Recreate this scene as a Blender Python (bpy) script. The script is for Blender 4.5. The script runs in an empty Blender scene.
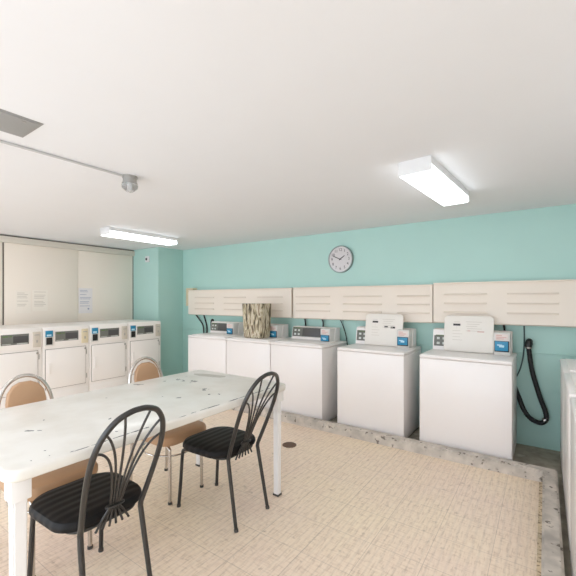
import bpy, bmesh, math, random
from mathutils import Vector, Matrix
random.seed(7)
PI = math.pi
SC = bpy.context.scene
COL = SC.collection

# ------------------------------------------------------------------ materials
def lin(c):
    return tuple((v/255/12.92 if v/255 <= .04045 else ((v/255+.055)/1.055)**2.4) for v in c)

def mat(name, rgb, rough=.5, metal=0, emit=0, coat=0, noise=0, nscale=30, trans=0, bump=0, spec=None):
    m = bpy.data.materials.new(name); m.use_nodes = True
    nt = m.node_tree; b = nt.nodes['Principled BSDF']
    c = lin(rgb) + (1,)
    b.inputs['Base Color'].default_value = c
    b.inputs['Roughness'].default_value = rough
    b.inputs['Metallic'].default_value = metal
    b.inputs['Coat Weight'].default_value = coat
    b.inputs['Transmission Weight'].default_value = trans
    if spec is not None: b.inputs['Specular IOR Level'].default_value = spec
    if emit:
        b.inputs['Emission Color'].default_value = c
        b.inputs['Emission Strength'].default_value = emit
    tc = nt.nodes.new('ShaderNodeTexCoord')
    n = nt.nodes.new('ShaderNodeTexNoise'); n.inputs['Scale'].default_value = nscale
    n.inputs['Detail'].default_value = 4
    nt.links.new(tc.outputs['Object'], n.inputs['Vector'])
    if noise:
        mx = nt.nodes.new('ShaderNodeMix'); mx.data_type = 'RGBA'
        mx.inputs[6].default_value = c
        mx.inputs[7].default_value = tuple(v*(1-noise) for v in c[:3]) + (1,)
        nt.links.new(n.outputs['Fac'], mx.inputs[0])
        nt.links.new(mx.outputs[2], b.inputs['Base Color'])
    if bump:
        bp = nt.nodes.new('ShaderNodeBump'); bp.inputs['Strength'].default_value = bump
        bp.inputs['Distance'].default_value = .002
        nt.links.new(n.outputs['Fac'], bp.inputs['Height'])
        nt.links.new(bp.outputs['Normal'], b.inputs['Normal'])
    return m

class NT:
    def __init__(s, m):
        s.nt = m.node_tree; s.b = s.nt.nodes['Principled BSDF']
    def n(s, t, **k):
        o = s.nt.nodes.new('ShaderNode'+t)
        for a, v in k.items():
            if a in o.inputs: o.inputs[a].default_value = v
            else: setattr(o, a, v)
        return o
    def l(s, a, b): s.nt.links.new(a, b)
    def ramp(s, src, stops):
        r = s.n('ValToRGB'); e = r.color_ramp.elements
        while len(e) < len(stops): e.new(.5)
        for q, (p, c) in zip(e, stops):
            q.position = p; q.color = (lin(c) + (1,)) if isinstance(c, tuple) else (c, c, c, 1)
        s.l(src, r.inputs[0]); return r
    def mix(s, f, a, b, mode='MIX'):
        m = s.n('Mix'); m.data_type = 'RGBA'; m.blend_type = mode
        for i, v in ((0, f), (6, a), (7, b)):
            if hasattr(v, 'type') and hasattr(v, 'is_linked'): s.l(v, m.inputs[i])
            else: m.inputs[i].default_value = v if i == 0 else lin(v) + (1,)
        return m.outputs[2]

def mapped(N, scale, rot=(0,0,0), loc=(0,0,0)):
    tc = N.n('TexCoord'); mp = N.n('Mapping')
    mp.inputs['Scale'].default_value = scale; mp.inputs['Rotation'].default_value = rot
    mp.inputs['Location'].default_value = loc
    N.l(tc.outputs['Object'], mp.inputs[0]); return mp.outputs[0]

M = {}
M['teal'] = mat('teal_paint', (180, 216, 208), .5, noise=.05, nscale=3, bump=.15)
M['ceiling'] = mat('ceiling_paint', (234, 234, 236), .8, noise=.02, nscale=6, bump=.1)
M['white_wall'] = mat('white_wall_paint', (232, 228, 220), .7)
M['enamel'] = mat('white_enamel', (241, 235, 232), .32, coat=.15, noise=.015, nscale=5)
M['enamel_dryer'] = mat('dryer_enamel', (246, 240, 235), .35, coat=.1, noise=.02, nscale=5)
M['lid'] = mat('washer_lid_enamel', (236, 230, 222), .4, noise=.05, nscale=9)
M['cream'] = mat('cream_sheet_metal', (240, 228, 215), .45, noise=.03, nscale=4)
M['cream2'] = mat('cream_slot_paint', (230, 217, 203), .5)
M['wood_board'] = mat('pale_wood_board', (222, 205, 172), .6, noise=.12, nscale=14)
M['slide'] = mat('sliding_panel_white', (242, 231, 218), .4, noise=.02, nscale=2)
M['track'] = mat('track_paint', (216, 208, 196), .5)
M['dark_gap_shadow'] = mat('dark_gap_shadow', (112, 104, 96), .8)
M['grey_panel'] = mat('grey_console_panel', (120, 121, 114), .4, noise=.25, nscale=40)
M['grey_dark'] = mat('dark_console_panel', (78, 76, 76), .35)
M['green_mark'] = mat('green_print', (92, 120, 66), .5)
M['button'] = mat('light_button', (215, 218, 214), .5)
M['reader_grey'] = mat('reader_plastic', (216, 214, 210), .45)
M['reader_label'] = mat('reader_label', (226, 214, 208), .5)
M['red_mark'] = mat('faded_red_print', (214, 176, 168), .6)
M['blue'] = mat('blue_screen_plate', (40, 136, 176), .35)
M['blue_l'] = mat('pale_blue_mark', (190, 226, 240), .4)
M['black_pl'] = mat('black_plastic', (26, 25, 26), .4)
M['gap_shade'] = mat('grey_door_gap_shade', (150, 138, 130), .6)
M['coin'] = mat('beige_coin_box', (214, 204, 190), .4, noise=.1, nscale=20)
M['coin_y'] = mat('yellowed_coin_box', (222, 208, 178), .4)
M['steel'] = mat('brushed_steel', (180, 176, 170), .35, metal=1)
M['chrome'] = mat('chrome_tube', (205, 200, 195), .16, metal=1)
M['black_metal'] = mat('black_painted_tube', (38, 36, 35), .32, coat=.3)
M['hose'] = mat('black_rubber_hose', (28, 27, 30), .4)
M['cord'] = mat('black_cord', (35, 33, 34), .5)
M['cord_g'] = mat('grey_green_cord', (70, 92, 92), .5)
M['tan'] = mat('tan_vinyl', (190, 152, 118), .4, noise=.08, nscale=8)
M['fix_white'] = mat('fixture_white_enamel', (226, 226, 226), .4)
M['paper'] = mat('white_paper', (243, 234, 222), .7)
M['paper_b'] = mat('bluish_paper', (236, 230, 230), .7)
M['ink'] = mat('faded_ink', (206, 196, 184), .7)
M['ink_b'] = mat('blue_grey_ink', (160, 164, 186), .7)
M['hatch'] = mat('grey_ceiling_panel', (158, 158, 157), .6, noise=.04, nscale=30)
M['clock_face'] = mat('clock_face', (212, 207, 208), .25, coat=.5)
M['clock_rim'] = mat('clock_rim_silver', (168, 174, 174), .3, metal=.8)
M['ink_dark'] = mat('black_print', (60, 56, 58), .6)
M['drain'] = mat('rusty_drain_metal', (112, 84, 64), .6, noise=.4, nscale=40)
M['rubber'] = mat('rubber_foot_grey', (70, 66, 62), .7)
M['glass'] = mat('clear_glass', (245, 245, 245), .05, trans=.85)
M['galv_paint'] = mat('pale_grey_paint', (196, 195, 193), .5)
M['galv'] = mat('galvanised_metal', (166, 164, 160), .4, metal=.6)

# lamp diffuser
M['diffuser'] = mat('lit_diffuser', (242, 250, 255), .4, emit=4.0)

# vinyl seat (black) with cross channels
m = mat('black_ribbed_vinyl', (24, 23, 24), .55, spec=.25); N = NT(m)
v = mapped(N, (1, 1, 1)); w = N.n('TexWave', wave_type='BANDS', bands_direction='X')
w.inputs['Scale'].default_value = 6.0; w.inputs['Distortion'].default_value = .25
N.l(v, w.inputs[0]); bp = N.n('Bump'); bp.inputs['Strength'].default_value = .45; bp.inputs['Distance'].default_value = .006
N.l(w.outputs['Fac'], bp.inputs['Height']); N.l(bp.outputs['Normal'], N.b.inputs['Normal']); M['seat_black'] = m

# floor: vinyl tiles with dashed grain running both ways
m = mat('beige_vinyl_tile', (214, 190, 160), .42); N = NT(m)
v = mapped(N, (1, 1, 1), loc=(.24, .03, 0))
br = N.n('TexBrick'); br.offset = 0; br.squash = 1
br.inputs['Scale'].default_value = 1; br.inputs['Brick Width'].default_value = .29
br.inputs['Row Height'].default_value = .29; br.inputs['Mortar Size'].default_value = .0022
br.inputs['Mortar Smooth'].default_value = .5
br.inputs['Color1'].default_value = (.46, .46, .46, 1); br.inputs['Color2'].default_value = (.54, .54, .54, 1)
br.inputs['Mortar'].default_value = (0, 0, 0, 1)
N.l(v, br.inputs[0])
g1 = N.n('TexNoise'); g1.inputs['Scale'].default_value = 1; g1.inputs['Detail'].default_value = 5
N.l(mapped(N, (95, 14, 1)), g1.inputs[0])
g2 = N.n('TexNoise'); g2.inputs['Scale'].default_value = 1; g2.inputs['Detail'].default_value = 5
N.l(mapped(N, (16, 80, 1), loc=(5, 3, 0)), g2.inputs[0])
big = N.n('TexNoise'); big.inputs['Scale'].default_value = 1.1; big.inputs['Detail'].default_value = 3
N.l(mapped(N, (1, 1, 1)), big.inputs[0])
r1 = N.ramp(g1.outputs['Fac'], [(.34, (216, 198, 178)), (.46, (245, 230, 212)), (.68, (252, 240, 224))])
r2 = N.ramp(g2.outputs['Fac'], [(.34, (216, 198, 178)), (.46, (245, 230, 212)), (.66, (252, 240, 224))])
c = N.mix(.42, r1.outputs[0], r2.outputs[0])
rb = N.ramp(big.outputs['Fac'], [(.35, (250, 238, 234)), (.65, (255, 248, 234))])
c = N.mix(.8, c, rb.outputs[0], 'MULTIPLY')
# fine woven ribs along the tile
wv = N.n('TexWave', wave_type='BANDS', bands_direction='X'); wv.inputs['Scale'].default_value = 7.4
wv.inputs['Distortion'].default_value = 3; wv.inputs['Detail'].default_value = 3; wv.inputs['Detail Scale'].default_value = 2
N.l(mapped(N, (1, .12, 1)), wv.inputs[0])
rw = N.ramp(wv.outputs['Fac'], [(.0, .84), (.35, 1.0)])
c = N.mix(.5, c, rw.outputs[0], 'MULTIPLY')
rm = N.ramp(br.outputs['Fac'], [(.0, 0.0), (1, .34)])
c = N.mix(rm.outputs[0], c, (120, 100, 84))
# scuffs
sc = N.n('TexNoise'); sc.inputs['Scale'].default_value = 22; sc.inputs['Detail'].default_value = 6
N.l(mapped(N, (1, 1, 1)), sc.inputs[0])
rs = N.ramp(sc.outputs['Fac'], [(.63, 0.0), (.75, .5)])
c = N.mix(rs.outputs[0], c, (160, 136, 112))
N.l(c, N.b.inputs['Base Color']); M['tile'] = m

# concrete
def concrete(name, base, chip, lo, hi, sc):
    m = mat(name, base, .8); N = NT(m); v = mapped(N, (1, 1, 1))
    a = N.n('TexNoise'); a.inputs['Scale'].default_value = 9; a.inputs['Detail'].default_value = 8; N.l(v, a.inputs[0])
    q = N.n('TexNoise'); q.inputs['Scale'].default_value = sc; q.inputs['Detail'].default_value = 5; N.l(v, q.inputs[0])
    r = N.ramp(a.outputs['Fac'], [(.3, tuple(int(x*.86) for x in base)), (.65, tuple(min(255, int(x*1.06)) for x in base))])
    k = N.ramp(q.outputs['Fac'], [(lo, 0.0), (hi, .9)])
    N.l(N.mix(k.outputs[0], r.outputs[0], chip), N.b.inputs['Base Color'])
    bp = N.n('Bump'); bp.inputs['Strength'].default_value = .5; bp.inputs['Distance'].default_value = .006
    N.l(q.outputs['Fac'], bp.inputs['Height']); N.l(bp.outputs['Normal'], N.b.inputs['Normal'])
    return m
M['curb'] = concrete('worn_grey_concrete', (204, 195, 184), (104, 94, 84), .61, .67, 22)
M['edge_strip'] = concrete('crumbled_yellowish_edge', (216, 196, 166), (146, 124, 102), .52, .60, 40)
M['pad'] = concrete('stained_concrete', (164, 155, 140), (198, 194, 182), .60, .72, 7)

# table paint with chips
m = mat('chipped_white_paint', (233, 230, 224), .35, coat=.2); N = NT(m); v = mapped(N, (1, 1, 1))
a = N.n('TexNoise'); a.inputs['Scale'].default_value = 13; a.inputs['Detail'].default_value = 3; a.inputs['Roughness'].default_value = .6; N.l(v, a.inputs[0])
b2 = N.n('TexNoise'); b2.inputs['Scale'].default_value = 3.2; b2.inputs['Detail'].default_value = 2; N.l(mapped(N, (1, 1, 1), loc=(7.1, 4.4, 0)), b2.inputs[0])
mm = N.n('Math', operation='MULTIPLY'); N.l(a.outputs['Fac'], mm.inputs[0]); N.l(b2.outputs['Fac'], mm.inputs[1])
k = N.ramp(mm.outputs[0], [(.422, 0.0), (.436, .85)])
wn = N.n('TexNoise'); wn.inputs['Scale'].default_value = 5; wn.inputs['Detail'].default_value = 6; N.l(v, wn.inputs[0])
w2 = N.ramp(wn.outputs['Fac'], [(.4, (236, 233, 227)), (.7, (224, 219, 210))])
N.l(N.mix(k.outputs[0], w2.outputs[0], (104, 104, 102)), N.b.inputs['Base Color']); M['table'] = m
M['table_leg'] = mat('white_painted_leg', (238, 236, 235), .35, coat=.2)
M['chip'] = mat('bare_metal_chip', (86, 88, 90), .6)
M['faint'] = mat('faint_print', (214, 207, 198), .6)
M['wear'] = mat('worn_paint_spot', (206, 202, 193), .6, noise=.25, nscale=60)

# bark print
m = mat('bark_print', (180, 165, 140), .7); N = NT(m)
a = N.n('TexNoise'); a.inputs['Scale'].default_value = 1; a.inputs['Detail'].default_value = 7; a.inputs['Distortion'].default_value = .5
N.l(mapped(N, (24, 24, 6)), a.inputs[0])
r = N.ramp(a.outputs['Fac'], [(.36, (76, 66, 54)), (.44, (140, 128, 104)), (.5, (186, 174, 146)), (.56, (214, 206, 186)), (.62, (160, 140, 116)), (.7, (104, 92, 76))])
N.l(r.outputs[0], N.b.inputs['Base Color']); M['bark'] = m

# ------------------------------------------------------------------ mesh helpers
def box(x0, x1, y0, y1, z0, z1, bev=0, seg=2):
    bm = bmesh.new(); bmesh.ops.create_cube(bm, size=1)
    for v in bm.verts:
        v.co = Vector(((x0+x1)/2+v.co.x*(x1-x0), (y0+y1)/2+v.co.y*(y1-y0), (z0+z1)/2+v.co.z*(z1-z0)))
    if bev:
        bev = min(bev, .45*min(abs(x1-x0), abs(y1-y0), abs(z1-z0)))
        bmesh.ops.bevel(bm, geom=list(bm.edges), offset=bev, segments=seg, affect='EDGES', profile=.5)
    return bm

def tube(pts, r, n=10, closed=False, caps=True):
    P = [Vector(p) for p in pts]; bm = bmesh.new(); rings = []
    L = len(P); up = None
    for i, p in enumerate(P):
        if closed: t = (P[(i+1) % L]-P[i-1]).normalized()
        else: t = (P[min(i+1, L-1)]-P[max(i-1, 0)]).normalized()
        if up is None:
            up = Vector((0, 0, 1)) if abs(t.z) < .9 else Vector((1, 0, 0))
        s = t.cross(up)
        if s.length < 1e-5: s = t.cross(Vector((.3, 1, .2)))
        s.normalize(); up = s.cross(t).normalized()
        rr = r[i] if isinstance(r, (list, tuple)) else r
        rings.append([bm.verts.new(p+rr*(math.cos(2*PI*k/n)*s+math.sin(2*PI*k/n)*up)) for k in range(n)])
    for i in range(L if closed else L-1):
        a, b = rings[i], rings[(i+1) % L]
        for k in range(n):
            bm.faces.new((a[k], a[(k+1) % n], b[(k+1) % n], b[k]))
    if caps and not closed:
        bm.faces.new(rings[0]); bm.faces.new(rings[-1])
    bmesh.ops.recalc_face_normals(bm, faces=bm.faces[:])
    return bm

def catmull(P, n=8):
    P = [Vector(p) for p in P]; out = []
    for i in range(len(P)-1):
        a = P[max(i-1, 0)]; b = P[i]; c = P[i+1]; d = P[min(i+2, len(P)-1)]
        for k in range(n):
            t = k/n
            out.append(.5*((2*b)+(c-a)*t+(2*a-5*b+4*c-d)*t*t+(-a+3*b-3*c+d)*t**3))
    out.append(P[-1]); return out

def lathe(prof, n=32, origin=(0, 0, 0), axis='Z'):
    bm = bmesh.new(); rings = []
    for r, z in prof:
        ring = []
        for k in range(n):
            a = 2*PI*k/n
            c = Vector((r*math.cos(a), r*math.sin(a), z))
            if axis == '-Y': c = Vector((c.x, -c.z, c.y))
            ring.append(bm.verts.new(c+Vector(origin)))
        rings.append(ring)
    for a, b in zip(rings, rings[1:]):
        for k in range(n): bm.faces.new((a[k], a[(k+1) % n], b[(k+1) % n], b[k]))
    bm.faces.new(rings[0]); bm.faces.new(rings[-1])
    bmesh.ops.remove_doubles(bm, verts=bm.verts[:], dist=1e-5)
    bmesh.ops.recalc_face_normals(bm, faces=bm.faces[:])
    return bm

def prism(outline, z0, z1, bev=0, seg=3):
    """outline [(x, y)] extruded along z"""
    bm = bmesh.new()
    a = [bm.verts.new((x, y, z0)) for x, y in outline]; b = [bm.verts.new((x, y, z1)) for x, y in outline]
    n = len(a); bm.faces.new(a); bm.faces.new(b)
    for k in range(n): bm.faces.new((a[k], a[(k+1) % n], b[(k+1) % n], b[k]))
    bmesh.ops.recalc_face_normals(bm, faces=bm.faces[:])
    if bev:
        ed = [e for e in bm.edges if abs(e.verts[0].co.z-e.verts[1].co.z) < 1e-6]
        bmesh.ops.bevel(bm, geom=ed, offset=bev, segments=seg, affect='EDGES', profile=.5)
    return bm

def rrect(x0, x1, y0, y1, r, n=6, rs=None):
    """rounded rectangle outline; rs = radii at (x1,y0),(x1,y1),(x0,y1),(x0,y0)"""
    rs = rs or (r,)*4; out = []
    for (cx, cy, a0), rr in zip(((x1, y0, -PI/2), (x1, y1, 0), (x0, y1, PI/2), (x0, y0, PI)), rs):
        ox = cx-rr if cx == x1 else cx+rr; oy = cy-rr if cy == y1 else cy+rr
        if rr < 1e-4: out.append((cx, cy)); continue
        for k in range(n+1):
            a = a0+PI/2*k/n; out.append((ox+rr*math.cos(a), oy+rr*math.sin(a)))
    return out

def xf(bm, loc=(0, 0, 0), rot=None):
    m = Matrix.Translation(loc)
    if rot is not None: m = m @ rot
    bmesh.ops.transform(bm, matrix=m, verts=bm.verts[:]); return bm

def obj(name, bms, m, parent=None, loc=None, angle=35):
    if not isinstance(bms, (list, tuple)): bms = [bms]
    me = bpy.data.meshes.new(name); big = bmesh.new()
    for b in bms:
        t = bpy.data.meshes.new('t'); b.to_mesh(t); big.from_mesh(t); bpy.data.meshes.remove(t); b.free()
    big.to_mesh(me); big.free()
    if isinstance(m, str): m = M[m]
    me.materials.append(m)
    for p in me.polygons: p.use_smooth = True
    me.set_sharp_from_angle(angle=math.radians(angle))
    o = bpy.data.objects.new(name, me); COL.objects.link(o)
    if parent: o.parent = parent
    if loc is not None: o.location = loc
    return o

def tag(o, label, cat, group=None):
    o['label'] = label; o['category'] = cat
    if group: o['group'] = group
    return o

def thing(name, label, cat, loc=(0, 0, 0), rz=0, group=None):
    o = bpy.data.objects.new(name, None); COL.objects.link(o)
    o.location = loc; o.rotation_euler = (0, 0, rz); o.empty_display_size = .1
    return tag(o, label, cat, group)

def struct(name, bms, m):
    o = obj(name, bms, m); o['kind'] = 'structure'; return o

def copy_tree(o, parent=None):
    c = o.copy(); COL.objects.link(c)
    if parent: c.parent = parent; c.matrix_parent_inverse = o.matrix_parent_inverse
    for ch in o.children: copy_tree(ch, c)
    return c

# ------------------------------------------------------------------ setting
XL, XR, YB, YF, H = -5.91, .92, 4.20, -1.7, 2.27
struct('floor', box(XL-.1, XR+.1, YF, YB+.1, -.1, 0), 'tile')
struct('ceiling', box(XL-.1, XR+.1, YF, YB+.1, H, H+.1), 'ceiling')
struct('wall_back', box(XL-.1, XR+.1, YB, YB+.1, 0, H), 'teal')
struct('wall_left', box(XL-.1, XL, YF, YB, 0, H), 'white_wall')
struct('wall_right', box(XR, XR+.1, YF, YB, 0, H), 'white_wall')
struct('wall_corner', box(XL, -5.19, 3.70, YB, 0, H), 'teal')
# painted seam ledge along the back wall
struct('trim_1', box(-5.19, XR, YB-.010, YB, .893, .905, .003), 'teal')
# concrete apron behind the curb
struct('trim_2', [box(-4.75, XR, 3.52, YB, 0, .006), box(.07, XR, 1.2, 3.52, 0, .006)], 'pad')
# L shaped concrete curb: one profile subdivided and roughened
def curb():
    out = [(-4.75, 3.42), (-.015, 3.42), (-.015, 1.0), (.078, 1.0), (.078, 3.515), (-4.75, 3.515)]
    bm = prism(out, 0, .09)
    bmesh.ops.bevel(bm, geom=[e for e in bm.edges if e.verts[0].co.z > .05 and e.verts[1].co.z > .05], offset=.012, segments=2, affect='EDGES')
    return bm
struct('trim_3', curb(), 'curb')
struct('trim_6', box(-.036, -.015, 1.0, 3.42, 0, .003), 'edge_strip')
# sliding panel wall on the left, its head track, dark gap strips and painted shadow line
struct('door_1', box(XL, XL+.030, 1.825, 2.757, .02, 2.165, .004), 'slide')
struct('door_2', box(XL, XL+.018, 2.759, 3.682, .02, 2.165, .004), 'slide')
struct('door_3', box(XL, XL+.018, .8, 1.807, .02, 2.165, .004), 'slide')
struct('trim_4', [box(XL, XL+.055, .8, 3.70, 2.165, 2.25, .004)], 'track')
struct('trim_5', [box(XL, XL+.012, 3.682, 3.70, .02, 2.165), box(XL, XL+.02, 1.808, 1.824, .02, 2.165), box(XL, XL+.03, .8, 3.70, 2.25, 2.262)], 'dark_gap_shadow')  # panel gaps as dark strips, and a painted shadow line above the track

# ------------------------------------------------------------------ washers against the back wall
YW = 3.53                       # front plane
ZD = .892                       # deck height
def washer(label, x0, x1, lid_open, sh=0, hh=0, name='washing_machine', loc=None, rz=0, group='top loading washers along the teal wall', lidkind=0):
    """built in local space: x across, y 0 front to .62 back"""
    W = x1-x0
    t = thing(name, label, 'washing machine', loc or (x0, YW, .006), rz, group)
    z = ZD-.006
    obj('cabinet', [box(0, W, .004, .62, .03, z-.035, .008), box(.02, W-.02, .02, .6, .005, .035)], 'enamel', t)
    for fx in (.06, W-.06):
        for fy in (.07, .55):
            obj('foot', lathe([(.018, 0), (.022, .004), (.018, .03)], 12, (fx, fy, 0)), 'rubber', t)
    obj('top_deck', box(-.002, W+.002, 0, .62, z-.034, z, .012, 3), 'enamel', t)
    # console
    yc = .44
    cx0, cx1 = .014+min(0, sh)*.2, W-.20+sh
    prof = [(yc, z-.002), (yc+.03, z+.165+hh), (yc+.045, z+.175+hh), (.60, z+.175+hh), (.60, z-.002)]
    def cons(a, b, dz=0):
        bm = prism([(y, q) for y, q in prof], a, b)
        rot = Matrix(((0, 0, 1, 0), (1, 0, 0, 0), (0, 1, 0, 0), (0, 0, 0, 1)))
        bmesh.ops.transform(bm, matrix=rot, verts=bm.verts[:])
        bmesh.ops.recalc_face_normals(bm, faces=bm.faces[:])
        bmesh.ops.bevel(bm, geom=bm.edges[:], offset=.004, segments=2, affect='EDGES'); return bm
    c = obj('console', cons(cx0, W-.062+sh), 'enamel', t)
    tilt = math.atan2(.03, .167)
    R = Matrix.Rotation(-tilt, 4, 'X')
    def face(a, b, u0, u1, d0=0, d1=.004, bev=.001):
        bm = box(a, b, -d1, -d0, u0, u1, bev); return xf(bm, (0, yc, z), R)
    obj('control_panel', face(cx0+.012, cx1, .038, .158), 'grey_panel', c)
    obj('display_window', face(cx0+.165, cx1-.008, .048, .150, .003, .006), 'grey_dark', c)
    for i in range(2):
        for j in range(2):
            obj('button', face(cx0+.04+.055*i, cx0+.068+.055*i, .055+.05*j, .078+.05*j, .003, .009, .002), 'button', c)
    obj('mark', face(cx0+.03, cx0+.13, .143, .151, .003, .006, 0), 'green_mark', c)
    # card reader
    rx0, rx1 = W-.198+sh, W-.068+sh
    rd = obj('card_reader', [box(rx0, rx1, .345, .605, z-.001, z+.172+hh, .006)], 'reader_grey', t)
    obj('label_plate', box(rx0+.012, rx1-.012, .342, .347, z+.105+hh, z+.160+hh, .001), 'reader_label', rd)
    obj('label_print', [box(rx0+.022, rx0+.022+w, .3405, .343, q+hh, q+hh+.008) for q, w in ((z+.113, .06), (z+.128, .08), (z+.145, .045))], 'red_mark', rd)
    obj('screen_frame', box(rx0+.006, rx1-.006, .338, .347, z+.012+hh*.6, z+.098+hh, .003), 'black_pl', rd)
    obj('screen', box(rx0+.012, rx1-.014, .335, .340, z+.022+hh*.6, z+.094+hh, .001), 'blue', rd)
    obj('screen_mark', [box(rx0+.045, rx1-.045, .3335, .336, z+.040+hh, z+.060+hh, .001), box(rx0+.03, rx1-.06, .3335, .336, z+.055+hh, z+.066+hh)], 'blue_l', rd)
    # lid
    if lid_open:
        lx0, lx1 = lid_open
        lx0 -= x0; lx1 -= x0
        hgt = .352
        bm = prism(rrect(lx0, lx1, 0, hgt, .03, 6, (.012, .04, .04, .012)), 0, .020, .005, 2)
        TR = Matrix.Translation((0, .40, z+.001)) @ Matrix.Rotation(PI/2-math.radians(8), 4, 'X')
        bmesh.ops.transform(bm, matrix=TR, verts=bm.verts[:])
        l = obj('lid', bm, 'lid', t)
        cx = (lx0+lx1)/2
        def stick(a, b, u0, u1, d=.0012):
            q = box(a, b, u0, u1, .0195, .020+d); bmesh.ops.transform(q, matrix=TR, verts=q.verts[:]); return q
        obj('warning_sticker', stick(lx0+.085, lx0+.150, .252, .272), 'ink_dark', l)
        lines = []
        for k in range(5):
            lines.append(stick(lx0+.20+.01*(k % 2), lx0+.20+.14-.02*(k % 3), .29-.022*k, .296-.022*k))
        for k in range(4):
            lines.append(stick(lx0+.08, lx0+.08+.07+.02*(k % 2), .20-.03*k, .205-.03*k))
        lines.append(stick(lx0+.117, lx0+.119, .215, .245)); lines.append(stick(lx0+.09, lx0+.145, .285, .292))
        obj('printed_text', lines, 'faint', l)
        if lidkind == 0:
            obj('warning_sticker', stick(lx0+.225, lx0+.265, .20, .218), 'ink_dark', l)
            obj('warning_sticker', stick(lx0+.295, lx0+.345, .195, .215), 'ink_dark', l)
        else:
            obj('warning_sticker', stick(lx0+.30, lx0+.36, .195, .205), 'red_mark', l)
            obj('warning_sticker', stick(lx0+.215, lx0+.24, .20, .210), 'red_mark', l)
        for hx in (lx0+.05, lx1-.05):
            obj('hinge', tube([(hx-.02, .405, z+.006), (hx+.02, .405, z+.006)], .006), 'steel', l)
    else:
        l = obj('lid', prism(rrect(.05, W-.05, .035, .40, .008), z-.002, z+.010, .004, 2), 'enamel', t)
    return t

washer('white top loading washer in far corner beside the teal column, leftmost of its row', -4.255, -3.495, None, -.12)
washer('white washer with the bark patterned bin standing on its deck', -3.482, -2.748, None, -.075)
washer('white washer with closed lid and long dark console, below and left of the clock', -2.737, -2.018, None, -.02, -.012)
washer('white washer with raised lid, standing alone between two gaps in the row', -1.832, -1.115, (-1.682, -1.252), .015, .018)
washer('white washer with raised lid, beside the black drain hose', -.968, -.222, (-.835, -.395), .03, .034, lidkind=1)

# bark patterned bin on the second washer
def bin_mesh():
    bm = bmesh.new(); rings = []
    zs = [0, .006, .02, .2, .435, .45, .45, .435, .03]
    for i, q in enumerate(zs):
        inner = i >= 6
        k = .022*(q/.45); g = -.012 if inner else 0
        ins = .02 if i == 0 else (.006 if i == 1 else 0)
        x0, x1 = -.152-k+ins-g, .152+k-ins+g; y0, y1 = -.11-k*.4+ins-g, .11+k*.4-ins+g
        ring = [bm.verts.new((x, y, q)) for x, y in rrect(x0, x1, y0, y1, .04, 6)]
        rings.append(ring)
    for a, b in zip(rings, rings[1:]):
        n = len(a)
        for k in range(n): bm.faces.new((a[k], a[(k+1) % n], b[(k+1) % n], b[k]))
    bm.faces.new(rings[0]); bm.faces.new(rings[-1])
    bmesh.ops.recalc_face_normals(bm, faces=bm.faces[:]); return bm
b = obj('waste_bin', bin_mesh(), 'bark', None, (-3.118, YW+.200, ZD+.001+.0105))
tag(b, 'tapered bin with a brown and cream tree bark pattern, standing on a washer', 'bin')

# ------------------------------------------------------------------ washers along the right wall (seen edge on)
for y1, lab in ((3.965, 'white machine along the right wall, farthest of the three, near the teal wall'),
                (3.225, 'white machine along the right wall, middle one between two others'),
                (2.435, 'white machine along the right wall, nearest to the camera, cut by frame edge')):
    washer(lab, 0, .725, None, loc=(.105, y1, .006), rz=-PI/2, group='white machines along the right wall')

# ------------------------------------------------------------------ dryers along the left wall
XD = -4.90
def dryer(label, y0, w, coin):
    t = thing('tumble_dryer', label, 'dryer', (XD, y0, 0), 0, 'front loading dryers along the left wall')
    D = .84
    obj('cabinet', [box(-D, -.006, .001, w-.001, .02, 1.075, .01, 3), box(-D+.02, -.03, .02, w-.02, 0, .03)], 'enamel_dryer', t)
    obj('front_panel', box(-.012, -.002, .004, w-.004, .05, .815, .003), 'enamel_dryer', t)
    obj('kick_panel', box(-.004, .0015, .015, w-.015, .06, .285, .003), 'enamel_dryer', t)
    obj('console', box(-.012, .004, .004, w-.004, .825, 1.062, .006), 'enamel_dryer', t)
    cp = obj('control_panel', box(.003, .007, .14, .41, .893, 1.012, .002), 'grey_panel', t)
    obj('display_window', box(.006, .009, .255, .40, .915, .99, .001), 'grey_dark', cp)
    obj('printed_label', [box(.006, .0085, .155, .21, .984, .997), box(.006, .0085, .22, .245, .984, .997)], 'green_mark', cp)
    obj('printed_label', [box(.006, .0085, .15, .235, .902, .907), box(.006, .0085, .29, .395, .899, .907)], 'button', cp)
    rd = obj('card_reader', box(.003, .020, .022, .112, .85, 1.035, .005), 'reader_grey', t)
    obj('screen', box(.018, .0225, .026, .108, .955, 1.030, .002), 'blue', rd)
    obj('screen_mark', box(.022, .0235, .04, .09, .965, .985, .0005), 'blue_l', rd)
    obj('card_slot', box(.018, .026, .034, .100, .862, .948, .006), 'black_pl', rd)
    cb = obj('coin_box', box(.003, .016, .446, .530, .845, 1.028, .006), coin, t)
    obj('coin_slot', [box(.015, .0175, .462, .514, .985, .995), box(.015, .0175, .480, .496, .90, .93)], 'steel', cb)
    d = obj('door', box(-.001, .012, .035, w-.05, .325, .800, .008, 3), 'enamel_dryer', t)
    obj('door_gap_shade', box(-.002, .0012, .029, w-.044, .319, .806), 'gap_shade', d)  # shade of the gap round the door, put in as a grey border
    obj('handle', box(.010, .022, .055, .085, .50, .64, .005), 'enamel_dryer', d)
    for zz in (.39, .70):
        obj('hinge', tube([(.006, w-.036, zz), (.006, w-.036, zz+.06)], .005), 'steel', d)
    obj('lock', lathe([(.014, 0), (.014, .012), (.008, .014)], 14, (0, 0, 0)), 'steel', t)
    k = t.children[-1]; k.rotation_euler = (0, PI/2, 0); k.location = (.002, w-.055, .775)
    return t
dy = .549
dryer('white front loading dryer cut by the left edge, behind the nearer tan chair', 1.345, dy, 'coin')
dryer('white front loading dryer with yellowed coin box, below the two faint notices', 1.345+dy, dy, 'coin_y')
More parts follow.
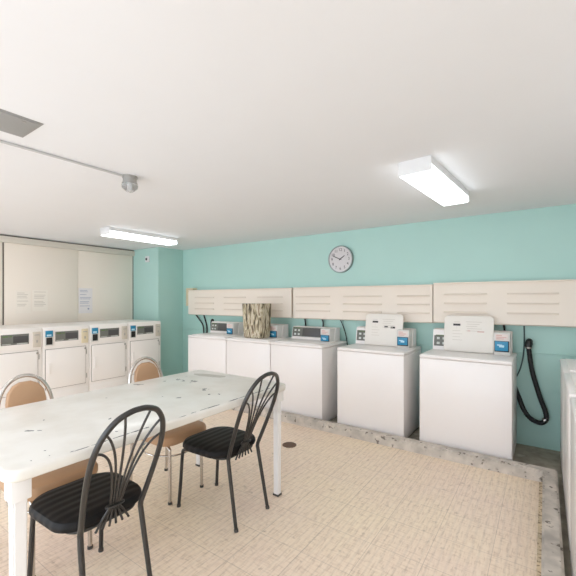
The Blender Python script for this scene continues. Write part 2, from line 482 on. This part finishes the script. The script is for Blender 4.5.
dryer('white front loading dryer below the bluish typed notice', 1.345+2*dy, dy, 'coin')
dryer('white front loading dryer beside the teal column, rightmost of its row', 1.345+3*dy, dy, 'coin')

# ------------------------------------------------------------------ louvred panels on the back wall
def louvre(label, x0, x1, z0, z1, slots, zs, seam=False):
    t = thing('louvred_wall_panel', label, 'wall panel', (x0, YB, z0), 0, 'cream louvred panels on the teal wall')
    W, HH = x1-x0, z1-z0
    prof = [(0, 0), (-.105, 0), (-.12, .012), (-.12, HH-.03), (-.105, HH), (0, HH)]
    bm = prism(prof, 0, W)
    bmesh.ops.transform(bm, matrix=Matrix(((0, 0, 1, 0), (1, 0, 0, 0), (0, 1, 0, 0), (0, 0, 0, 1))), verts=bm.verts[:])
    bmesh.ops.recalc_face_normals(bm, faces=bm.faces[:])
    obj('casing', bm, 'cream', t)
    obj('top_flange', box(0, W, -.126, 0, HH-.004, HH+.008, .003), 'cream', t)
    for a, b in slots:
        for q in zs:
            p = [(0, .012), (-.014, -.003), (-.014, -.007), (0, -.007)]
            s = prism(p, a-x0, b-x0)
            bmesh.ops.transform(s, matrix=Matrix(((0, 0, 1, 0), (1, 0, 0, -.1195), (0, 1, 0, q-z0), (0, 0, 0, 1))), verts=s.verts[:])
            bmesh.ops.recalc_face_normals(s, faces=s.faces[:])
            obj('louvre', s, 'cream2', t)
    return t
louvre('cream louvred panel at the left, its end board showing beside the column', -4.905, -2.805, 1.155, 1.557,
       [(-4.74, -4.29), (-4.07, -3.62), (-3.40, -2.95)], (1.438, 1.347, 1.254))
louvre('cream louvred panel in the middle, below the wall clock', -2.775, -.982, 1.152, 1.559,
       [(-2.73, -2.215), (-2.03, -1.54), (-1.36, -1.01)], (1.442, 1.348, 1.256))
louvre('cream louvred panel at the right, above the black drain hose', -.972, .90, 1.158, 1.574,
       [(-.866, -.468), (-.298, .103), (.27, .67)], (1.457, 1.364, 1.272))
b = obj('mounting_board', box(-4.99, -4.82, YB-.10, YB, 1.30, 1.60, .002), 'wood_board')
tag(b, 'pale wooden board showing past the left end of the louvred panels', 'board')
# ------------------------------------------------------------------ wall clock
t = thing('wall_clock', 'round silver rimmed wall clock on the teal wall', 'clock', (-2.115, YB, 1.915))
R0 = .17
obj('case', lathe([(R0-.012, 0), (R0, .006), (R0, .038), (R0-.007, .046), (R0-.012, .046), (R0-.014, .03)], 48, (0, 0, 0), '-Y'), 'clock_rim', t)
f = obj('face', lathe([(R0-.010, .028), (R0-.010, .034), (0.0005, .034)], 48, (0, 0, 0), '-Y'), 'clock_face', t)
nums = []
bmn = bmesh.new()
for k in range(1, 13):
    cu = bpy.data.curves.new('n', 'FONT'); cu.body = str(k); cu.size = .050; cu.align_x = 'CENTER'; cu.align_y = 'CENTER'; cu.extrude = .0006
    o = bpy.data.objects.new('n', cu); COL.objects.link(o)
    me = o.to_mesh().copy() if False else bpy.data.meshes.new_from_object(o)
    a = PI/2-k*PI/6
    me.transform(Matrix.Translation((.118*math.cos(a), -.0348, .118*math.sin(a))) @ Matrix.Rotation(PI/2, 4, 'X'))
    bmn.from_mesh(me); bpy.data.objects.remove(o); bpy.data.curves.remove(cu); bpy.data.meshes.remove(me)
obj('numerals', bmn, 'ink_dark', f)
def hand(ang, L, w, d):
    bm = box(-w/2, w/2, -d-.002, -d, -.02, L)
    return xf(bm, (0, 0, 0), Matrix.Rotation(ang, 4, 'Y'))
obj('hour_hand', hand(math.radians(54), .075, .010, .038), 'ink_dark', t)
obj('minute_hand', hand(math.radians(294), .105, .008, .041), 'ink_dark', t)
obj('hub', lathe([(.007, .034), (.007, .045)], 12, (0, 0, 0), '-Y'), 'ink_dark', t)

# ------------------------------------------------------------------ white wall plate on the column
t = thing('wall_sensor', 'small white square wall box with a black round eye, high on the teal column', 'sensor', (-5.465, 3.70, 2.085))
obj('housing', box(-.048, .048, -.03, 0, -.05, .05, .008, 3), 'fix_white', t)
obj('eye', lathe([(.022, .028), (.022, .036), (.012, .040)], 18, (-.006, 0, 0), '-Y'), 'black_pl', t)

# ------------------------------------------------------------------ notices on the sliding panels
def notice(label, y0, y1, z0, z1, x, m, ink, seed):
    rnd = random.Random(seed)
    t = thing('paper_notice', label, 'notice', (x, y0, z0))
    w, h = y1-y0, z1-z0
    obj('sheet', box(0, .002, 0, w, 0, h), m, t)
    L = []
    z = h*.9
    while z > h*.22:
        a = w*.1; b = w*(.55+.35*rnd.random())
        if rnd.random() > .25: L.append(box(.0018, .0026, a, b, z, z+.007))
        z -= .022
    obj('printed_text', L, ink, t)
    return t
n = notice('faint white paper notice on the sliding panel, left of the pair', 1.951, 2.128, 1.218, 1.522, XL+.0295, 'paper', 'ink', 1)
n = notice('faint white paper notice on the sliding panel, right of the pair', 2.152, 2.342, 1.241, 1.54, XL+.0295, 'paper', 'ink', 2)
n = notice('bluish typed paper notice at the joint of the sliding panels', 2.775, 2.985, 1.193, 1.585, XL+.0175, 'paper_b', 'ink_b', 3)
obj('stamp', lathe([(.014, 0), (.014, .001)], 12), 'ink_b', n)
n.children[-1].rotation_euler = (0, PI/2, 0); n.children[-1].location = (.002, .15, .07)

# ------------------------------------------------------------------ ceiling things
def fixture(label, cx, y0, y1, rz, w=.205):
    L = y1-y0
    t = thing('ceiling_light', label, 'ceiling light', (cx, (y0+y1)/2, H), rz, 'fluorescent ceiling lights')
    obj('housing', [box(-w/2+.002, w/2-.002, -L/2+.0082, L/2-.0082, -.046, 0),
                    box(-w/2, w/2, -L/2, -L/2+.008, -.088, 0, .001), box(-w/2, w/2, L/2-.008, L/2, -.088, 0, .001)], 'fix_white', t)
    out = [(-w/2+.003, -.046), (-w/2+.001, -.08), (-w/2+.012, -.092), (w/2-.012, -.092), (w/2-.001, -.08), (w/2-.003, -.046)]
    bm = prism(out, -L/2+.0085, L/2-.0085)
    bmesh.ops.transform(bm, matrix=Matrix(((1, 0, 0, 0), (0, 0, 1, 0), (0, 1, 0, 0), (0, 0, 0, 1))), verts=bm.verts[:])
    bmesh.ops.recalc_face_normals(bm, faces=bm.faces[:])
    obj('diffuser', bm, 'diffuser', t, angle=60)
    return t
fixture('lit fluorescent ceiling light above the washers, at the right', -.63, 2.30, 3.23, math.radians(-4))
fixture('lit fluorescent ceiling light above the dryers, before the teal column', -4.31, 2.33, 3.31, 0)
fixture('added unseen fluorescent ceiling light almost overhead of the camera', -.63, -.45, .48, 0)  # out of view, added to brighten the right end of the washer row
fixture('added unseen fluorescent ceiling light left of the camera, at centre', -2.5, -.42, .55, 0)  # out of view, added to brighten table and floor
fixture('added unseen fluorescent ceiling light left of the camera, before the dryers', -4.31, .02, 1.0, 0)  # out of view, added to brighten dryers and left wall

fixture('added unseen fluorescent ceiling light above the machines along the right wall', .55, 1.5, 2.43, 0)  # out of view, added to brighten the right machines and hose corner

hb = thing('ceiling_hatch', 'grey square access panel in the ceiling at the top left', 'ceiling panel', (-2.155, .60, H))
obj('frame', [box(-.128, .128, -.19, .19, -.004, 0, .001)], 'hatch', hb)
obj('door_panel', box(-.116, .116, -.178, .178, -.008, -.003, .001), 'hatch', hb)
for yy in (-.12, .12):
    obj('latch', lathe([(.008, -.011), (.008, -.006)], 10, (.09, yy, 0)), 'galv', hb)

cd = obj('conduit', [tube([(-2.40, 1.44, H-.0078), (-2.425, .60, H-.0078), (-2.43, -.6, H-.0078)], .0075, 10)], 'galv_paint')
tag(cd, 'thin pale grey conduit pipe running across the ceiling to the domed fitting', 'conduit')
ds = thing('domed_ceiling_fitting', 'small round ceiling fitting with dark metal collar and clear glass dome', 'ceiling fitting', (-2.395, 1.475, H))
obj('collar', lathe([(.050, 0), (.050, -.012), (.046, -.014), (.046, -.046), (.052, -.048), (.052, -.054), (.044, -.056)], 28), 'galv', ds)
obj('glass_dome', lathe([(.046, -.05), (.055, -.066), (.052, -.082), (.036, -.098), (.018, -.110), (.008, -.113)], 28), 'glass', ds)
obj('element', lathe([(.012, -.05), (.012, -.085), (.004, -.095)], 12), 'fix_white', ds)

# ------------------------------------------------------------------ hose, cords
def ribbed(path, r, pitch=.011):
    P = catmull(path, 14); out = []; rad = []; acc = 0
    dense = [P[0]]
    for a, b in zip(P, P[1:]):
        n = max(1, int((b-a).length/(pitch/3)))
        for k in range(1, n+1): dense.append(a.lerp(b, k/n))
    for i, p in enumerate(dense):
        out.append(p); rad.append(r*(1 if i % 3 else .86))
    return tube(out, rad, 12)
t = thing('drain_hose', 'black corrugated drain hose looping on the teal wall from a wall outlet', 'hose', (-.125, YB, 1.0))
o0 = Vector((-.125, YB, 1.0))
path = [(-.121, 4.12, 1.005), (-.128, 4.105, .985), (-.120, 4.125, .90), (-.096, 4.14, .72), (-.040, 4.15, .50), (.002, 4.14, .37), (.008, 4.13, .300), (-.035, 4.11, .265), (-.11, 4.10, .295), (-.165, 4.12, .365), (-.208, 4.168, .47), (-.25, 4.176, .58)]
obj('tube', ribbed([Vector(p)-o0 for p in path], .022), 'hose', t)
obj('elbow', tube([Vector(p)-o0 for p in catmull([(-.121, 4.198, .985), (-.121, 4.16, 1.0), (-.121, 4.13, 1.01), (-.125, 4.105, .998), (-.128, 4.10, .96)], 5)], .029, 14), 'black_pl', t)
obj('clamp', tube([Vector((-.127, 4.105, .962))-o0, Vector((-.127, 4.106, .95))-o0], .031, 16), 'steel', t)
obj('clamp', tube([Vector((.004, 4.13, .300))-o0, Vector((-.004, 4.128, .285))-o0], .026, 16), 'steel', t)

def cord(label, pts, r, m, name='power_cord'):
    o = obj(name, tube(catmull(pts, 8), r, 8), m); tag(o, label, 'cord'); return o
cord('grey cord hanging beside the black drain hose', [(-.165, 4.185, 1.18), (-.163, 4.188, 1.0), (-.172, 4.185, .86), (-.195, 4.185, .74), (-.225, 4.185, .66)], .006, 'cord_g')
cord('slanting black cord at the far left below the louvred panel', [(-4.83, 4.15, 1.185), (-4.73, 4.158, 1.085), (-4.635, 4.16, .98), (-4.62, 4.165, .82)], .011, 'cord')
cord('upright black cord at the far left, meeting the slanting one', [(-4.655, 4.183, 1.185), (-4.61, 4.183, 1.08), (-4.57, 4.183, .97), (-4.565, 4.183, .84)], .011, 'cord')
cord('black cord behind the long dark console, left one', [(-2.64, 4.155, 1.18), (-2.63, 4.165, 1.05), (-2.64, 4.172, .85)], .011, 'cord')
cord('black cord behind the long dark console, right one', [(-2.40, 4.155, 1.18), (-2.36, 4.165, 1.10), (-2.39, 4.172, .85)], .011, 'cord')
cord('black cord hanging left of the first raised lid', [(-2.135, 4.165, 1.18), (-2.09, 4.17, 1.10), (-2.04, 4.175, .95), (-2.0, 4.175, .7)], .006, 'cord')
cord('black cord hanging behind the card reader beside the drain hose', [(-.335, 4.155, 1.18), (-.325, 4.17, 1.08), (-.33, 4.172, .85)], .009, 'cord')
for lab, x in (('short black hose elbow behind the leftmost washer console', -4.43), ('short black hose elbow left of the bark patterned bin', -3.70)):
    o = obj('hose_elbow', tube(catmull([(x, 4.198, 1.03), (x, 4.178, 1.075), (x-.01, 4.172, 1.05), (x-.015, 4.174, .96), (x-.015, 4.176, .85)], 6), .020, 12), 'hose')
    tag(o, lab, 'hose')

# ------------------------------------------------------------------ floor drain
t = thing('floor_drain', 'round rusty drain cover set in the beige floor near the table leg', 'drain', (-2.02, 2.905, 0))
obj('rim', lathe([(.068, 0), (.068, .004), (.056, .006), (.056, 0)], 28), 'drain', t)
obj('cover', [lathe([(.055, 0), (.055, .004), (.001, .0045)], 28), lathe([(.012, .004), (.012, .006)], 10)], 'drain', t)

# ------------------------------------------------------------------ table
TX0, TX1, TY0, TY1, TZ = -2.462, -1.512, .475, 2.168, .800
t = thing('table', 'long white painted table with chipped paint on the beige floor', 'table', ((TX0+TX1)/2, (TY0+TY1)/2, 0))
hx, hy = (TX1-TX0)/2, (TY1-TY0)/2
top = obj('tabletop', prism(rrect(-hx, hx, -hy, hy, .06, 8), TZ-.045, TZ, .012, 4), 'table', t)
obj('apron', [box(-hx+.12, hx-.12, -hy+.06, -hy+.08, .70, TZ-.045), box(-hx+.12, hx-.12, hy-.08, hy-.06, .70, TZ-.045),
              box(-hx+.10, -hx+.12, -hy+.1, hy-.1, .72, TZ-.045), box(hx-.12, hx-.10, -hy+.1, hy-.1, .72, TZ-.045)], 'table_leg', t)
for sx in (-1, 1):
    for sy in (-1, 1):
        cx, cy = sx*(hx-.063), sy*(hy-.055)
        bm = bmesh.new(); rg = []
        for q, s in ((.012, .020), (.018, .021), (.69, .0235)):
            rg.append([bm.verts.new((cx+a*s, cy+b*s, q)) for a, b in ((-1, -1), (1, -1), (1, 1), (-1, 1))])
        for a, b in zip(rg, rg[1:]):
            for k in range(4): bm.faces.new((a[k], a[(k+1) % 4], b[(k+1) % 4], b[k]))
        bm.faces.new(rg[0]); bm.faces.new(rg[-1]); bmesh.ops.recalc_face_normals(bm, faces=bm.faces[:])
        bmesh.ops.bevel(bm, geom=[e for e in bm.edges if abs(e.verts[0].co.z-e.verts[1].co.z) > .3], offset=.006, segments=2, affect='EDGES')
        lg = obj('leg', [bm, box(cx-.033, cx+.033, cy-.033, cy+.033, .675, TZ-.045, .004)], 'table_leg', t)
        obj('foot_cap', box(cx-.024, cx+.024, cy-.024, cy+.024, 0, .014, .003), 'rubber', lg)
# chips and worn patches, flat flakes with irregular outline
def flake(x, y, rx, ry, z, rnd, ang=0):
    pts = []
    for k in range(10):
        a = 2*PI*k/10; q = .55+.6*rnd.random()
        px, py = rx*q*math.cos(a), ry*q*math.sin(a)
        pts.append((x+px*math.cos(ang)-py*math.sin(ang), y+px*math.sin(ang)+py*math.cos(ang)))
    return prism(pts, z-.001, z+.0006)
rnd = random.Random(4)
def toloc(wx, wy): return wx-(TX0+TX1)/2, wy-(TY0+TY1)/2
ch = []
for wx, wy, a, b in ((-1.93, .70, .020, .007), (-1.90, .725, .012, .004), (-1.80, 1.00, .012, .006), (-2.05, .80, .006, .004), (-1.60, .92, .008, .004), (-1.63, .64, .006, .003),
                     (-1.75, 1.62, .010, .012), (-1.70, 1.66, .012, .006), (-2.2, 1.2, .006, .004), (-1.95, 1.42, .006, .004), (-1.57, .57, .003, .0025), (-1.565, .63, .003, .0025)):
    x, y = toloc(wx, wy); ch.append(flake(x, y, a, b, TZ, rnd, rnd.random()*3))
for k in range(26):
    wy = .60+1.45*rnd.random(); x, y = toloc(TX1-.016-.006*rnd.random(), wy)
    ch.append(flake(x, y, .0035, .008+.035*rnd.random()**2, TZ-.0003, rnd))
for wy, l in ((.90, .05), (.97, .03), (1.03, .02), (1.45, .09), (1.62, .07), (1.82, .11), (1.95, .05)):
    x, y = toloc(TX1-.0195, wy); ch.append(flake(x, y, .006, l*.7, TZ-.0003, rnd))
for c_ in ch: obj('paint_chip', c_, 'chip', top)
x, y = toloc(-2.20, 2.03)
ws = [flake(x, y, .17, .06, TZ-.0003, rnd, .15)]
obj('worn_patch', ws, 'wear', top)

# ------------------------------------------------------------------ black fan back chair (local: -x front, +x back)
def hoop_pt(u):
    """u in [0,1] round the hoop from one seat joint to the other; returns (y, z)"""
    pts = [(-.140, .43), (-.156, .58), (-.163, .70), (-.158, .78), (-.138, .855), (-.095, .914), (-.042, .939), (0, .944)]
    full = pts + [(-y, z) for y, z in reversed(pts[:-1])]
    return full
def hx_of(z): return .19+.40*max(0, z-.43)
def black_chair(label, loc, rz):
    t = thing('dining_chair', label, 'chair', loc, rz, 'black fan back chairs')
    # seat cushion
    bm = bmesh.new()
    out = rrect(-.238, .172, -.215, .215, .10, 8, (.10, .10, .13, .13))
    def scl(o, s, ):
        return [((x+.015)*s-.015, y*s) for x, y in o]
    rings = []
    for s, q in ((.90, .412), (.97, .416), (1.0, .428), (.995, .442), (.955, .456), (.85, .464), (.6, .468), (.3, .469)):
        rings.append([bm.verts.new((x, y*(1-.10*max(0, x/.2)), q+.010*(x < -.1)*0)) for x, y in scl(out, s)])
    for a, b in zip(rings, rings[1:]):
        n = len(a)
        for k in range(n): bm.faces.new((a[k], a[(k+1) % n], b[(k+1) % n], b[k]))
    bm.faces.new(rings[0]); bm.faces.new(rings[-1]); bmesh.ops.recalc_face_normals(bm, faces=bm.faces[:])
    obj('seat', bm, 'seat_black', t)
    fr = tube([Vector((x, y*.93, .405)) for x, y in rrect(-.20, .160, -.17, .17, .08, 6)], .009, 8, closed=True)
    obj('seat_frame', fr, 'black_metal', t)
    # hoop
    full = hoop_pt(0)
    P = catmull([(hx_of(z), y, z) for y, z in full], 8)
    P = [Vector((.186, -.140, .405))] + P + [Vector((.186, .140, .405))]
    obj('back_hoop', tube(P, .0125, 12), 'black_metal', t)
    # rear legs, front legs
    for s in (-1, 1):
        lg = obj('leg', tube([(.186, s*.140, .412), (.195, s*.142, .36), (.262, s*.152, .012)], [.0125, .0125, .011], 12), 'black_metal', t)
        obj('foot_cap', tube([(.2615, s*.152, .016), (.265, s*.152, 0)], .0135, 12), 'rubber', lg)
        pts = catmull([(-.06, s*.150, .400), (-.15, s*.160, .400), (-.195, s*.164, .392), (-.215, s*.166, .36), (-.228, s*.170, .18), (-.242, s*.175, .012)], 6)
        lg = obj('leg', tube(pts, .0115, 12), 'black_metal', t)
        obj('foot_cap', tube([(-.242, s*.175, .016), (-.243, s*.175, 0)], .0135, 12), 'rubber', lg)
    # fan spokes
    for k, (y1, z1) in enumerate(((-.156, .79), (-.128, .868), (-.060, .932), (.060, .932), (.128, .868), (.156, .79))):
        kk = k-2.5
        yk = kk*.011
        P0 = (y1, z1); P1 = (yk*1.5+y1*.10, min(z1-.012, .775)); P2 = (yk, .52)
        pts = []
        for q in range(7):
            u = q/6; pts.append(tuple((1-u)**2*P0[i]+2*u*(1-u)*P1[i]+u*u*P2[i] for i in (0, 1)))
        pts = [(hx_of(z)-.006*math.sin(PI*min(1, (z1-z)/.4)), y, z) for y, z in pts]
        pts += [(hx_of(.475)-.006, yk*.9, .475), (.194, kk*.020, .435), (.188, kk*.031, .388)]
        obj('spoke', tube(catmull(pts, 7), .0055, 8), 'black_metal', t)
    obj('spoke_band', tube([Vector((hx_of(.485)-.005+.011*math.sin(a), .040*math.cos(a), .485)) for a in [2*PI*k/20 for k in range(20)]], .006, 8, closed=True), 'black_metal', t)
    return t
CH = black_chair('black metal fan back chair at the table corner, farther from the camera', (-1.79, 1.785, 0), 0)
C2 = copy_tree(CH); C2.location = (-1.785, .90, 0)
C2['label'] = 'black metal fan back chair nearest the camera, overlapping the long table edge'

# ------------------------------------------------------------------ tan chrome chairs (local: +x front, -x back)
def tan_chair(label, loc, rz):
    t = thing('dining_chair', label, 'chair', loc, rz, 'tan vinyl chairs with chrome frames')
    bm = bmesh.new(); out = rrect(-.21, .235, -.205, .205, .08, 8, (.09, .09, .06, .06)); rings = []
    for s, q in ((.90, .400), (.97, .404), (1.0, .420), (1.0, .448), (.97, .462), (.90, .470), (.6, .476), (.3, .478)):
        rings.append([bm.verts.new((x*s, y*s, q)) for x, y in out])
    for a, b in zip(rings, rings[1:]):
        n = len(a)
        for k in range(n): bm.faces.new((a[k], a[(k+1) % n], b[(k+1) % n], b[k]))
    bm.faces.new(rings[0]); bm.faces.new(rings[-1]); bmesh.ops.recalc_face_normals(bm, faces=bm.faces[:])
    obj('seat', bm, 'tan', t)
    hp = [(-.150, .40), (-.152, .60), (-.147, .73), (-.131, .82), (-.100, .885), (-.052, .925), (0, .937)]
    hp = hp + [(-y, z) for y, z in reversed(hp[:-1])]
    bx = lambda z: -.225-.16*max(0, z-.40)
    obj('back_hoop', tube(catmull([(bx(z), y, z) for y, z in hp], 8), .0115, 12), 'chrome', t)
    # backrest pad: rounded top following the hoop
    o2 = [(-.092, .60), (.092, .60), (.104, .62), (.106, .79), (.096, .845), (.068, .885), (.03, .904), (-.03, .904), (-.068, .885), (-.096, .845), (-.106, .79), (-.104, .62)]
    bm = prism(o2, -.017, .017, .012, 3)
    bmesh.ops.transform(bm, matrix=Matrix(((0, 0, 1, 0), (1, 0, 0, 0), (0, 1, 0, 0), (0, 0, 0, 1))), verts=bm.verts[:])
    for v in bm.verts: v.co.x += bx(v.co.z)+.012-.02*(1-(v.co.y/.12)**2)*0
    bmesh.ops.recalc_face_normals(bm, faces=bm.faces[:])
    obj('backrest', bm, 'tan', t)
    obj('back_bracket', [tube([(bx(z)-.0, -.150, z), (bx(z), .150, z)], .006, 8) for z in (.66,)], 'chrome', t)
    for s in (-1, 1):
        lg = obj('leg', tube([(-.225, s*.155, .41), (-.245, s*.158, .012)], .0115, 12), 'chrome', t)
        obj('foot_cap', tube([(-.245, s*.158, .016), (-.2455, s*.158, 0)], .014, 12), 'rubber', lg)
        lg = obj('leg', tube(catmull([(.06, s*.14, .394), (.15, s*.14, .394), (.188, s*.14, .375), (.196, s*.14, .33), (.20, s*.142, .012)], 6), .0115, 12), 'chrome', t)
        obj('foot_cap', tube([(.20, s*.142, .016), (.20, s*.142, 0)], .014, 12), 'rubber', lg)
    ring = [(-.02+.20*math.cos(a), .165*math.sin(a), .30) for a in [2*PI*k/32 for k in range(32)]]
    obj('brace_ring', tube(ring, .006, 8, closed=True), 'chrome', t)
    return t
TC = tan_chair('tan vinyl chair with chrome hoop back, far side of table, near the teal column', (-2.305, 1.735, 0), 0)
T2 = copy_tree(TC); T2.location = (-2.30, .91, 0)
T2['label'] = 'tan vinyl chair with chrome hoop back, far side of table, at the left edge'

# ------------------------------------------------------------------ camera
cam = bpy.data.cameras.new('camera'); co = bpy.data.objects.new('camera', cam); COL.objects.link(co)
co.location = (0, 0, 1.4); co.rotation_euler = (PI/2, 0, math.radians(35.032))
cam.sensor_fit = 'HORIZONTAL'; cam.sensor_width = 36; cam.lens = 36*366.6/576
cam.shift_x = 0; cam.shift_y = 12/576; cam.clip_start = .02
SC.camera = co

# ------------------------------------------------------------------ light
w = bpy.data.worlds.new('world'); SC.world = w; w.use_nodes = True
bg = w.node_tree.nodes['Background']; bg.inputs[0].default_value = (.875, .955, 1.05, 1); bg.inputs[1].default_value = 3.0
SC.view_settings.view_transform = 'Standard'; SC.view_settings.look = 'None'
SC.view_settings.exposure = .07; SC.view_settings.gamma = 1
SC.view_settings.use_curve_mapping = False
SC.cycles.max_bounces = 10; SC.cycles.diffuse_bounces = 6
SC.cycles.use_denoising = True
